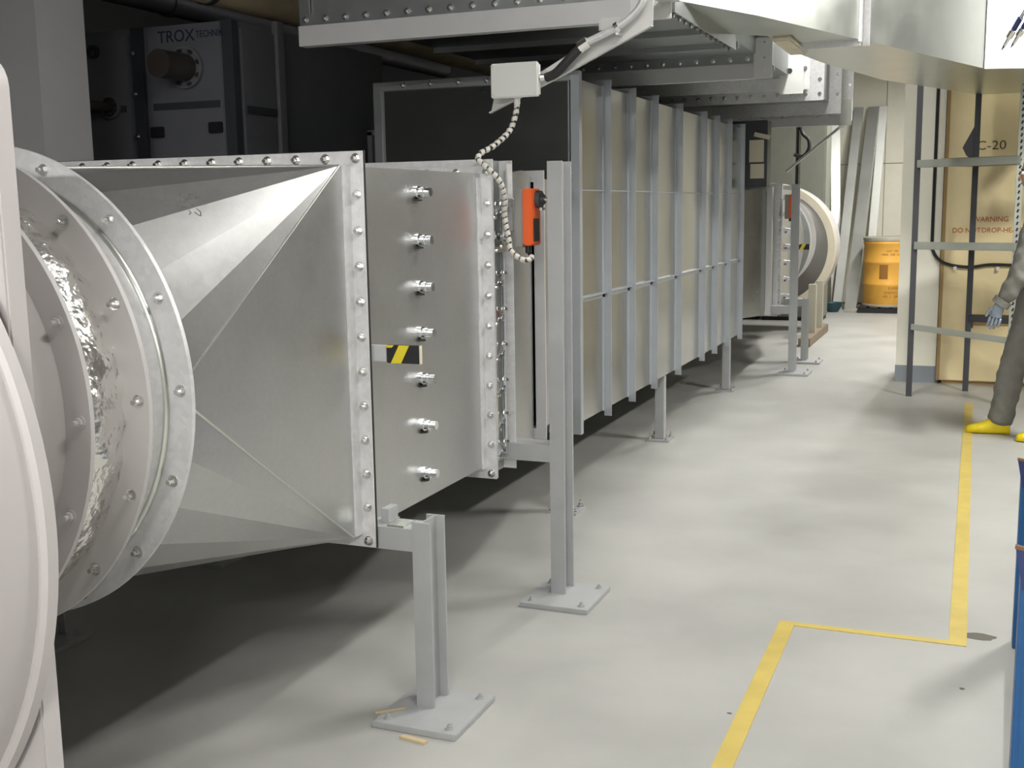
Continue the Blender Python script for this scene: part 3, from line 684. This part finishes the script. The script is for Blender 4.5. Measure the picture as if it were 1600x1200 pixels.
# pipes under the ceiling at upper left
for k, (x, y0_, y1_, z, r, m, lb) in enumerate(((-3.62, 4.6, 9, 2.62, .09, 'insul', 'beige insulated pipe above the dark air handler'), (-4.25, 3.9, 9, 2.66, .07, 'dark_duct', 'dark pipe above the air handler lettering'), (-3.05, 5.6, 10, 2.62, .07, 'insul', 'beige insulated pipe beside the overhead duct left end'))):
    t = thing('ceiling_pipe', (x, (y0_+y1_)/2, z-r), lb, 'pipe', 'pipes at upper left')
    build('pipe', G().cyl((x, y0_, z), (x, y1_, z), r, n=24), m, t)
    for yy in (y0_+.3, y0_+1.5): build('band', G().ring((x, yy, z), (0, 1, 0), r, r+.008, .04, 24), 'dark_metal', t, smooth=40)
t = thing('ceiling_duct', (-4.4, 4.9, 2.72), 'wide dark duct crossing under the ceiling at upper left', 'duct')
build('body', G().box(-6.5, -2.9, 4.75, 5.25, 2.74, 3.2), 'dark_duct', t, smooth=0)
build('flange', G().box(-4.1, -4.06, 4.72, 5.28, 2.70, 3.24), 'galv_dark', t, smooth=0)

# ------------------------------------------------------------------ things beyond the plenum
t = thing('control_cabinet', (-1.95, 9.7, 1.63), 'dark control cabinet with paper notes on top of the far duct', 'cabinet')
build('body', G().box(-2.25, -1.59, 9.42, 9.60, 1.63, 2.16), 'dark_metal', t, smooth=0, bevel=.006)
build('note', G().box(-1.732, -1.616, 9.414, 9.42, 1.83, 2.005), 'paper', t, smooth=0)
build('note', G().box(-1.722, -1.612, 9.414, 9.42, 1.70, 1.815), 'paper', t, smooth=0)
build('note_fold', G().bar((-1.69, 9.41, 2.05), (-1.57, 9.40, 2.02), .03, .035), 'paper', t, smooth=0)
build('stand_leg', G().box(-2.28, -2.24, 9.45, 9.58, 1.62, 1.63), 'dark_metal', t, smooth=0)
for k, (x0, x1) in enumerate(((-3.6, -2.62), (-2.56, -2.16), (-2.12, -1.78))):
    t = thing('metal_cabinet', ((x0+x1)/2, 14.9, 0), 'tall grey green metal cabinet behind the far duct, ' + ('leftmost', 'middle', 'rightmost')[k] + ' of three', 'cabinet', 'metal cabinets at the far end')
    build('body', G().box(x0, x1, 14.9, 15.4, .05, 2.75), 'panel_green', t, smooth=0, bevel=.004)
    build('door', G().box(x0+.02, x1-.02, 14.885, 14.9, .12, 2.7), 'panel_green', t, smooth=0, bevel=.003)
    build('handle', G().box(x1-.08, x1-.06, 14.86, 14.885, 1.1, 1.3), 'dark_metal', t, smooth=0)
    build('plinth', G().box(x0+.01, x1-.01, 14.92, 15.38, 0, .05), 'black', t, smooth=0)
build('cable_loop', G().tube(spline([(-1.74, 11.9, 1.98), (-1.66, 11.9, 1.96), (-1.60, 11.9, 2.02), (-1.60, 11.9, 2.12), (-1.68, 11.9, 2.25), (-1.66, 11.9, 2.7), (-1.66, 11.9, 3.7)]), .018, 10), 'black',
      label='black cable loop hanging beside the diagonal brace', cat='cable')
# leaning sheet metal studs
for k, (xb, xt, wd, yb, ll) in enumerate(((-1.84, -1.985, .13, 17.0, 'brightly shining, leftmost'), (-1.80, -1.655, .125, 16.75, 'dull, second from left'), (-1.595, -1.45, .16, 16.5, 'widest, third from left'), (-1.43, -1.315, .11, 17.1, 'pale, nearest the drum'))):
    t = thing('leaning_stud', (xb, yb, 0), 'galvanised channel stud leaning on the far wall, ' + ll, 'stud', 'leaning studs')
    a = Vector((xb, yb, .0)); b_ = Vector((xt, 17.52, 2.85)); d = (b_-a).normalized(); sd = Vector((1, 0, 0)); sd = (sd-d*sd.dot(d)).normalized(); n_ = d.cross(sd)
    if n_.y > 0: n_ = -n_
    P = [a+sd*(-wd/2), a+sd*(wd/2), a+sd*(wd/2)-n_*-.004, a+sd*(-wd/2)-n_*-.004]
    tw = math.radians((14, 0, -8, 2)[k]); rotm = Matrix.Rotation(tw, 3, d)
    def pr(u, v): return a+rotm@(sd*u+n_*v)
    build('web', G().prism([pr(-wd/2, 0), pr(wd/2, 0), pr(wd/2, .003), pr(-wd/2, .003)], b_-a), 'stud', t, smooth=0)
    for s_ in (-1, 1):
        build('side_flange', G().prism([pr(s_*wd/2, 0), pr(s_*(wd/2-.003), 0), pr(s_*(wd/2-.003), -.05), pr(s_*wd/2, -.05)], b_-a), 'stud', t, smooth=0)
        build('lip', G().prism([pr(s_*(wd/2-.003), -.05), pr(s_*(wd/2-.022), -.05), pr(s_*(wd/2-.022), -.047), pr(s_*(wd/2-.003), -.047)], b_-a), 'stud', t, smooth=0)
build('plastic_bowl', G().lathe((-1.80, 16.25, 0), (0, 0, 1), [(.001, 0), (.07, 0), (.12, .09), (.13, .13), (.118, .13), (.06, .012), (.001, .012)], 32), 'teal', label='dark teal plastic bowl on the floor by the studs', cat='bowl', smooth=40)
build('floor_mat', G().box(-1.64, -1.42, 16.2, 16.4, 0, .04), 'drum_lid', label='small flat grey block on the floor below the studs', cat='block', smooth=0, bevel=.005)
# drum on dark pallet
pt = thing('pallet', (-1.12, 16.5, 0), 'low dark pallet under the orange drum', 'pallet')
for k in range(5): build('deck_slat', G().box(-1.46+k*.15, -1.46+k*.15+.11, 16.13, 16.87, .065, .082), 'black', pt, smooth=0)
for k in range(3): build('runner', G().box(-1.46, -.75, 16.14+k*.33, 16.20+k*.33, 0, .065), 'black', pt, smooth=0)
dr = thing('fibre_drum', (-1.11, 16.5, .083), 'orange yellow drum with printed writing standing by the far wall', 'drum')
R_ = .32
prof = [(.001, 0), (R_-.004, 0), (R_, .01)]
for zz in (.30, .60, .86): prof += [(R_, zz-.03), (R_+.010, zz-.012), (R_+.010, zz+.012), (R_, zz+.03)]
prof += [(R_, .915), (R_-.01, .925), (.001, .925)]
build('barrel', G().lathe((-1.11, 16.5, .083), (0, 0, 1), prof, 64), 'drum', dr, smooth=40)
build('lid', G().lathe((-1.11, 16.5, 1.0), (0, 0, 1), [(R_+.002, -.03), (R_+.014, -.025), (R_+.014, .012), (R_-.01, .026), (R_-.03, .014), (.001, .014)], 64), 'drum_lid', dr, smooth=40)
build('bottom_rim', G().lathe((-1.11, 16.5, .083), (0, 0, 1), [(R_+.001, 0), (R_+.010, .0), (R_+.010, .025), (R_+.001, .03)], 64), 'drum_lid', dr, smooth=40)
def drum_text(s, ang, z, size, col='ink_brown', sx=1):
    # flat lettering bent round the barrel letter by letter
    tot = 0; adv = size*.62*sx
    for k, ch in enumerate(s):
        if ch == ' ': continue
        a = math.radians(ang)+(k-(len(s)-1)/2)*adv/R_
        text('lettering', ch, col, dr, (-1.11+(R_+.001)*math.sin(a), 16.5-(R_+.001)*math.cos(a), z), size, (PI/2, 0, a), None, sx, align='CENTER')
drum_text('EUREKA', 22, .335, .05); drum_text('CHEMICAL', 18, .275, .05); drum_text('NO.1 GRADE', 20, .225, .045)
drum_text('NET WT', 14, .835, .04); drum_text('MADE FOR USE', 12, .79, .035)
a0 = math.radians(-4)
def drum_patch(z0, z1, a0, a1):
    g = G(); n = 5
    for k in range(n):
        b0, b1 = a0+(a1-a0)*k/n, a0+(a1-a0)*(k+1)/n; r = R_+.0012
        g.add([(-1.11+r*math.sin(b0), 16.5-r*math.cos(b0), z0), (-1.11+r*math.sin(b1), 16.5-r*math.cos(b1), z0), (-1.11+r*math.sin(b1), 16.5-r*math.cos(b1), z1), (-1.11+r*math.sin(b0), 16.5-r*math.cos(b0), z1)], [(0, 1, 2, 3)])
    return g
build('printed_mark', drum_patch(.46, .665, math.radians(-16), math.radians(4)), 'ink_brown', dr, label='dark printed upright mark')

# ------------------------------------------------------------------ rack, carton, wall cable
ct = thing('tall_carton', (.25, 10.2, 0), 'tall brown cardboard carton behind the metal rack', 'carton')
build('body', G().box(-.255, .80, 9.97, 10.6, .03, 2.42), 'card', ct, smooth=0, bevel=.006)
build('flap_edge', G().box(-.262, -.236, 9.965, 10.0, .03, 2.42), 'card_edge', ct, smooth=0)
build('skid', G().box(-.22, .78, 10.0, 10.58, 0, .03), 'card_edge', ct, smooth=0)
text('lettering', 'TC-20', 'ink_dark', ct, (-.10, 9.968, 1.925), .10, (PI/2, 0, 0), 'grey stencilled lettering', 1.1)
text('lettering', 'WARNING', 'ink_red', ct, (-.035, 9.968, 1.345), .058, (PI/2, 0, 0), 'red printed lettering', .95)
text('lettering', 'DO NOT', 'ink_red', ct, (-.185, 9.968, 1.258), .056, (PI/2, 0, 0), 'red printed lettering', .95)
text('lettering', 'DROP-HEAVY', 'ink_red', ct, (.035, 9.968, 1.258), .056, (PI/2, 0, 0), 'red printed lettering', .95)
hs = build('hand_hole', G().box(-.015, .40, 9.967, 9.972, .49, .58), 'card_edge', ct, smooth=0)
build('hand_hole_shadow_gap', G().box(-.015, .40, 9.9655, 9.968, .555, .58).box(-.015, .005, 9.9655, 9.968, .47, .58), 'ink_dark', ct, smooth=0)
wc = thing('wall_cable', (-.3, 9.95, 1.0), 'black cable clipped down the cream pier and across the carton', 'cable')
build('cable', G().tube(spline([(-.335, 9.985, 3.3), (-.335, 9.985, 2.2), (-.335, 9.985, 1.25), (-.325, 9.975, 1.10), (-.24, 9.95, 1.0), (-.05, 9.95, .965), (.12, 9.95, .985), (.4, 9.95, .98), (.75, 9.95, 1.0)]), .013, 8), 'black', wc)
for x in (-.15, .17): build('clip', G().box(x-.012, x+.012, 9.932, 9.945, .94, .97), 'white_plastic', wc, smooth=0)
rk = thing('steel_rack', (0, 9.2, 0), 'open steel shelf rack with perforated posts in front of the carton', 'rack')
def rpost(x, y, m, holes=False, z1=2.75):
    p = build('post', G().box(x-.022, x+.022, y-.004, y, 0, z1).box(x-.022, x-.018, y, y+.04, 0, z1), m, rk, smooth=0)
    if holes:
        for k in range(60):
            inst('slot', 'slot', lambda: G().box(-.006, .006, -.001, .001, -.012, .012), 'black', p, (x, y-.0045, .1+k*.044), rot=(0, .35, 0))
FLx, FLy, FRx, FRy = -.435, 9.24, .265, 8.93
rpost(FLx, FLy, 'rack_dark'); rpost(FRx, FRy, 'rack_steel', True); rpost(-.03, 9.62, 'rack_dark'); rpost(.62, 9.30, 'rack_dark')
def rbeam(a, b_, h, m='rack_steel'):
    build('shelf_beam', G().bar(a, b_, .02, h), m, rk, smooth=0, bevel=.003)
for z, h in ((1.775, .058), (1.165, .058)):
    rbeam((FLx, FLy-.014, z), (FRx, FRy-.014, z), h)
    sh = build('shelf', G().prism([(FLx, FLy, z-.02), (FRx, FRy, z-.02), (.62, 9.30, z-.02), (-.03, 9.62, z-.02)], (0, 0, .006)), 'rack_dark', rk, smooth=0)
rbeam((FLx, FLy-.014, .545), (FRx, FRy-.014, .49), .045)
rbeam((-.03, 9.62, .58), (.62, 9.30, .58), .045, 'rack_dark')
for a, b_ in (((FLx, FLy), (-.03, 9.62)), ((FRx, FRy), (.62, 9.30))):
    rbeam((a[0], a[1]+.01, 2.6), (b_[0], b_[1]-.01, 2.6), .04, 'rack_dark')
build('gusset', G().prism([(-.05, 9.61, 1.80), (-.05, 9.61, 2.06), (-.13, 9.61, 1.90), (-.10, 9.61, 1.84)], (0, -.004, 0)), 'rack_dark', rk, smooth=0)
t = thing('shelf_tray', (-.02, 9.42, 1.775), 'flat dark cardboard sheet lying on the upper rack shelf', 'sheet')
build('sheet', G().prism([(-.27, 9.25, 1.782), (.22, 9.08, 1.782), (.40, 9.30, 1.79), (-.05, 9.56, 1.79)], (0, 0, .03)), 'card_edge', t, smooth=0)

# ------------------------------------------------------------------ blue trolley at the right edge
bt = thing('blue_trolley', (.45, 3.2, 0), 'blue steel stillage frame with corner posts at the right edge', 'stillage')
def bpost(x, y, zt, nm='corner_post'):
    p = build('corner_post', G().box(x, x+.012, y, y+.075, .0, zt-.05).box(x+.012, x+.085, y, y+.012, 0, zt-.05), 'blue_paint', bt, smooth=0, bevel=.003)
    g = G()
    g.prism([(x+.004, y-.004, zt-.085), (x-.014, y-.004, zt+.012), (x+.085, y-.004, zt-.012), (x+.085, y-.004, zt-.10)], (0, .008, 0))
    build('stacking_cup', g, 'blue_dark', p, smooth=0)
    build('cup_rim', G().bar((x-.014, y, zt+.010), (x+.09, y, zt-.008), .012, .008), 'rust', p, smooth=0)
    build('cup_hole', G().cyl((x+.045, y-.005, zt-.048), (x+.045, y-.0062, zt-.048), .02, n=16), 'paper', p)
    return p
bpost(.122, 2.62, .745); bpost(.172, 4.02, .645); bpost(.80, 2.62, .745); bpost(.85, 4.02, .645)
build('side_bar', G().bar((.165, 2.69, .08), (.20, 4.03, .08), .010, .06), 'blue_paint', bt, smooth=0)
build('side_bar', G().box(.83, .85, 2.69, 4.02, .05, .14), 'blue_paint', bt, smooth=0)
build('end_bar', G().box(.20, .80, 2.622, 2.634, .10, .64), 'blue_paint', bt, smooth=0)
build('end_bar', G().box(.25, .85, 4.022, 4.034, .10, .2), 'blue_paint', bt, smooth=0)
build('tray', G().box(.215, .83, 2.64, 4.01, .10, .112), 'blue_dark', bt, smooth=0)

# ------------------------------------------------------------------ person at the right edge
def skin_mesh(name, verts, edges, radii, mat_, parent, sub=2, root=0):
    me = bpy.data.meshes.new(name); me.from_pydata(verts, edges, [])
    o = bpy.data.objects.new(name+'_src', me); COL.objects.link(o)
    md = o.modifiers.new('s', 'SKIN'); md.use_smooth_shade = True; md.branch_smoothing = .6
    for i, r in enumerate(radii):
        sv = me.skin_vertices[0].data[i]; sv.radius = r if isinstance(r, tuple) else (r, r); sv.use_root = (i == root)
    ss = o.modifiers.new('u', 'SUBSURF'); ss.levels = sub; ss.render_levels = sub
    dg = bpy.context.evaluated_depsgraph_get(); m2 = bpy.data.meshes.new_from_object(o.evaluated_get(dg))
    bpy.data.objects.remove(o); m2.materials.clear(); m2.materials.append(M[mat_])
    if mat_ == 'coverall':
        for v in m2.vertices:
            q = v.co; a = math.sin(q.z*38+q.x*30+2*math.sin(q.y*25))*math.sin(q.z*13-q.y*40+q.x*22)+.5*math.sin(q.z*71+q.y*50)
            v.co = q+v.normal*a*.005
    for p in m2.polygons: p.use_smooth = True
    m2.name = name; ob_ = bpy.data.objects.new(name, m2); link(ob_, parent, (0, 0, 0)) if parent is None else None
    if parent is not None:
        COL.objects.link(ob_); ob_.parent = parent; ob_.location = -W[parent.name]; W[ob_.name] = Vector((0, 0, 0))
    return ob_
pe = thing('person', (.33, 7.75, 0), 'person in grey coveralls and yellow shoe covers standing at the right edge', 'person')
V = [(.38, 7.78, .93),                      # 0 pelvis
     (.39, 7.78, 1.08), (.385, 7.78, 1.24), (.375, 7.78, 1.37), (.37, 7.78, 1.45), (.36, 7.78, 1.53),   # 1..5 spine to neck
     (.36, 7.88, .86), (.27, 7.89, .50), (.255, 7.89, .48), (.20, 7.89, .11), (.19, 7.89, .06),         # 6..10 right leg
     (.40, 7.68, .86), (.43, 7.67, .50), (.445, 7.67, .47), (.47, 7.68, .11), (.465, 7.68, .06),        # 11..15 left leg
     (.35, 7.62, 1.39), (.315, 7.58, 1.30), (.265, 7.56, 1.08), (.255, 7.56, 1.05), (.165, 7.57, .88),  # 16..20 left arm
     (.37, 7.94, 1.39), (.40, 7.99, 1.30), (.44, 8.00, 1.07), (.43, 8.00, 1.04), (.36, 7.98, .86)]      # 21..25 right arm
E_ = [(0,1),(1,2),(2,3),(3,4),(4,5),(0,6),(6,7),(7,8),(8,9),(9,10),(0,11),(11,12),(12,13),(13,14),(14,15),(3,16),(16,17),(17,18),(18,19),(19,20),(3,21),(21,22),(22,23),(23,24),(24,25)]
Rr = [(.15,.17),(.135,.16),(.14,.17),(.13,.17),(.075,.08),(.06,.06),.115,.088,.088,.082,.085,.115,.088,.088,.082,.085,.082,.078,.068,.066,.055,.082,.078,.068,.066,.055]
skin_mesh('coverall_body', V, E_, Rr, 'coverall', pe, 3)
def limb_cuff(a, b_, r): return G().cyl(a, b_, r, r*.96, n=20)
build('sleeve_cuff', limb_cuff((.172, 7.57, .895), (.150, 7.57, .862), .056), 'coverall', pe, smooth=60)
build('sleeve_cuff', limb_cuff((.365, 7.98, .875), (.35, 7.98, .842), .056), 'coverall', pe, smooth=60)
def hand(wx, wy, wz, side):
    # palm and four fingers plus thumb hanging down from the wrist, fingers a little curled
    p = Vector((wx, wy, wz)); dn = Vector((-.25, 0, -1)).normalized(); ac = Vector((-1, 0, .25)).normalized(); th = Vector((0, side, 0))
    Pv = [p, p+dn*.05, p+dn*.095]; Ev = [(0, 1), (1, 2)]; Rd = [(.026, .026), (.024, .036), (.02, .040)]
    h = skin_mesh('glove', [tuple(q) for q in Pv], Ev, Rd, 'glove', pe, 2, 1)
    for k, (o_, L_) in enumerate(((.030, .070), (.010, .080), (-.010, .074), (-.030, .058))):
        b0 = p+dn*.088+ac*o_; b1 = b0+dn*L_*.45+th*.006; b2 = b1+dn*L_*.35-th*.012; b3 = b2+dn*L_*.25-th*.016
        skin_mesh('finger', [tuple(b0), tuple(b1), tuple(b2), tuple(b3)], [(0, 1), (1, 2), (2, 3)], [.0095, .009, .0085, .007], 'glove', pe, 1)
    t0 = p+dn*.035+ac*.028; t1 = t0+dn*.035+ac*.022; t2 = t1+dn*.032+ac*.004
    skin_mesh('thumb', [tuple(t0), tuple(t1), tuple(t2)], [(0, 1), (1, 2)], [.012, .011, .009], 'glove', pe, 1)
hand(.152, 7.57, .875, -1); hand(.35, 7.98, .85, 1)
def shoe(xh, xt, y, yaw=0):
    g = G(); P = []; n = 14
    st = ((0, .035, .09), (.05, .045, .12), (.25, .047, .125), (.42, .045, .105), (.62, .052, .075), (.82, .052, .058), (.95, .040, .045), (1.0, .018, .03))
    for f, hw, ht in st:
        x = xh+(xt-xh)*f
        for i in range(n):
            a = 2*PI*i/n; c, s_ = math.cos(a), math.sin(a)
            P.append((x, y+hw*math.copysign(abs(c)**.7, c), ht/2+ht/2*math.copysign(abs(s_)**.7, s_)))
    m = len(st)
    g.add(P, [tuple(range(n-1, -1, -1)), tuple(range((m-1)*n, m*n))]+[(k*n+i, k*n+(i+1)%n, (k+1)*n+(i+1)%n, (k+1)*n+i) for k in range(m-1) for i in range(n)])
    build('shoe_cover', g, 'shoe_cover', pe, smooth=60)
shoe(.255, -.01, 7.89); shoe(.53, .285, 7.68)
# head, mostly outside the frame
hd = Vector((.335, 7.78, 1.655))
g = G(); n, m = 24, 16; P = []
for k in range(m+1):
    v = PI*k/m
    for i in range(n):
        a = 2*PI*i/n; x = -.098*math.sin(v)*math.cos(a); y = .075*math.sin(v)*math.sin(a); z = .118*math.cos(v)
        if z < 0: y *= 1+.9*z; x = x*(1+.5*z)-.012*(-z/.118)
        P.append((hd.x+x, hd.y+y, hd.z+z))
g.add(P, [(k*n+i, k*n+(i+1)%n, (k+1)*n+(i+1)%n, (k+1)*n+i) for k in range(m) for i in range(n)])
head = build('head', g, 'skin', pe, smooth=60)
build('neck', G().cyl((.355, 7.78, 1.47), (.345, 7.78, 1.60), .056, .054, n=20), 'skin', pe, smooth=60)
for s_ in (-1, 1):
    build('eye', G().lathe((hd.x-.092, hd.y+s_*.031, hd.z+.004), (-1, 0, 0), [(.001, .006), (.008, .004), (.012, -.002), (.012, -.01)], 16), 'eye', head, smooth=60)
    build('ear', G().lathe((hd.x+.004, hd.y+s_*.073, hd.z-.005), (0, s_, 0), [(.001, .004), (.012, .006), (.022, .012), (.026, .006), (.022, -.006)], 16), 'skin', head, smooth=60)
    build('eyebrow', G().tube([(hd.x-.092, hd.y+s_*.018, hd.z+.024), (hd.x-.094, hd.y+s_*.032, hd.z+.028), (hd.x-.084, hd.y+s_*.047, hd.z+.022)], .004, 6), 'hair', head)
build('nose', G().prism([(hd.x-.094, hd.y, hd.z+.012), (hd.x-.116, hd.y, hd.z-.032), (hd.x-.092, hd.y, hd.z-.036)], (0, .012, 0)).prism([(hd.x-.094, hd.y-.012, hd.z+.008), (hd.x-.114, hd.y-.004, hd.z-.032), (hd.x-.09, hd.y-.014, hd.z-.036)], (0, .012, 0)), 'skin', head, smooth=60)
build('mouth', G().tube([(hd.x-.083, hd.y-.024, hd.z-.06), (hd.x-.094, hd.y, hd.z-.058), (hd.x-.083, hd.y+.024, hd.z-.06)], .005, 6), 'lip', head)
g = G(); P = []
for k in range(9):
    v = PI*.56*k/8
    for i in range(n):
        a = 2*PI*i/n; f_ = 1 if math.cos(a) < .3 else max(.0, 1-(v/(PI*.56)-.45)*2) if v > .25*PI else 1
        vv = v*(1 if math.cos(a) < .35 else .62)
        P.append((hd.x-.104*math.sin(vv)*math.cos(a)+.004, hd.y+.082*math.sin(vv)*math.sin(a), hd.z+.126*math.cos(vv)))
g.add(P, [(k*n+i, k*n+(i+1)%n, (k+1)*n+(i+1)%n, (k+1)*n+i) for k in range(8) for i in range(n)])
build('hair', g, 'hair', head, smooth=60)
build('collar', G().lathe((.355, 7.78, 1.465), (-.1, 0, 1), [(.085, -.03), (.075, .03), (.068, .035), (.07, -.02)], 24, True), 'coverall', pe, smooth=60)

# ------------------------------------------------------------------ litter on the floor
fl0 = bpy.data.objects['floor']
for x, y, a_, b_, m_ in ((.07, 4.10, .055, .035, 'dirt'), (-.62, 3.2, .008, .006, 'dirt'), (.02, 3.62, .008, .008, 'dirt')):
    build('stain', G().prism([(x+a_*math.cos(2*PI*k/14)*(1+.2*math.sin(k*2.3)), y+b_*math.sin(2*PI*k/14), 0) for k in range(14)], (0, 0, .0006)), m_, fl0, smooth=0)
build('wood_splinter', G().prism([(-1.47, 2.712, 0), (-1.385, 2.700, 0), (-1.38, 2.716, 0), (-1.46, 2.728, 0)], (0, 0, .008)), 'wood_chip', label='pale wooden splinter on the floor before the nearest base plate', cat='splinter', smooth=0)
build('wood_chip', G().prism([(-1.60, 2.80, .019), (-1.53, 2.86, .019), (-1.525, 2.855, .019), (-1.59, 2.795, .019)], (0, 0, .004)), 'wood_chip', label='thin pale sliver lying on the nearest base plate', cat='splinter', smooth=0)
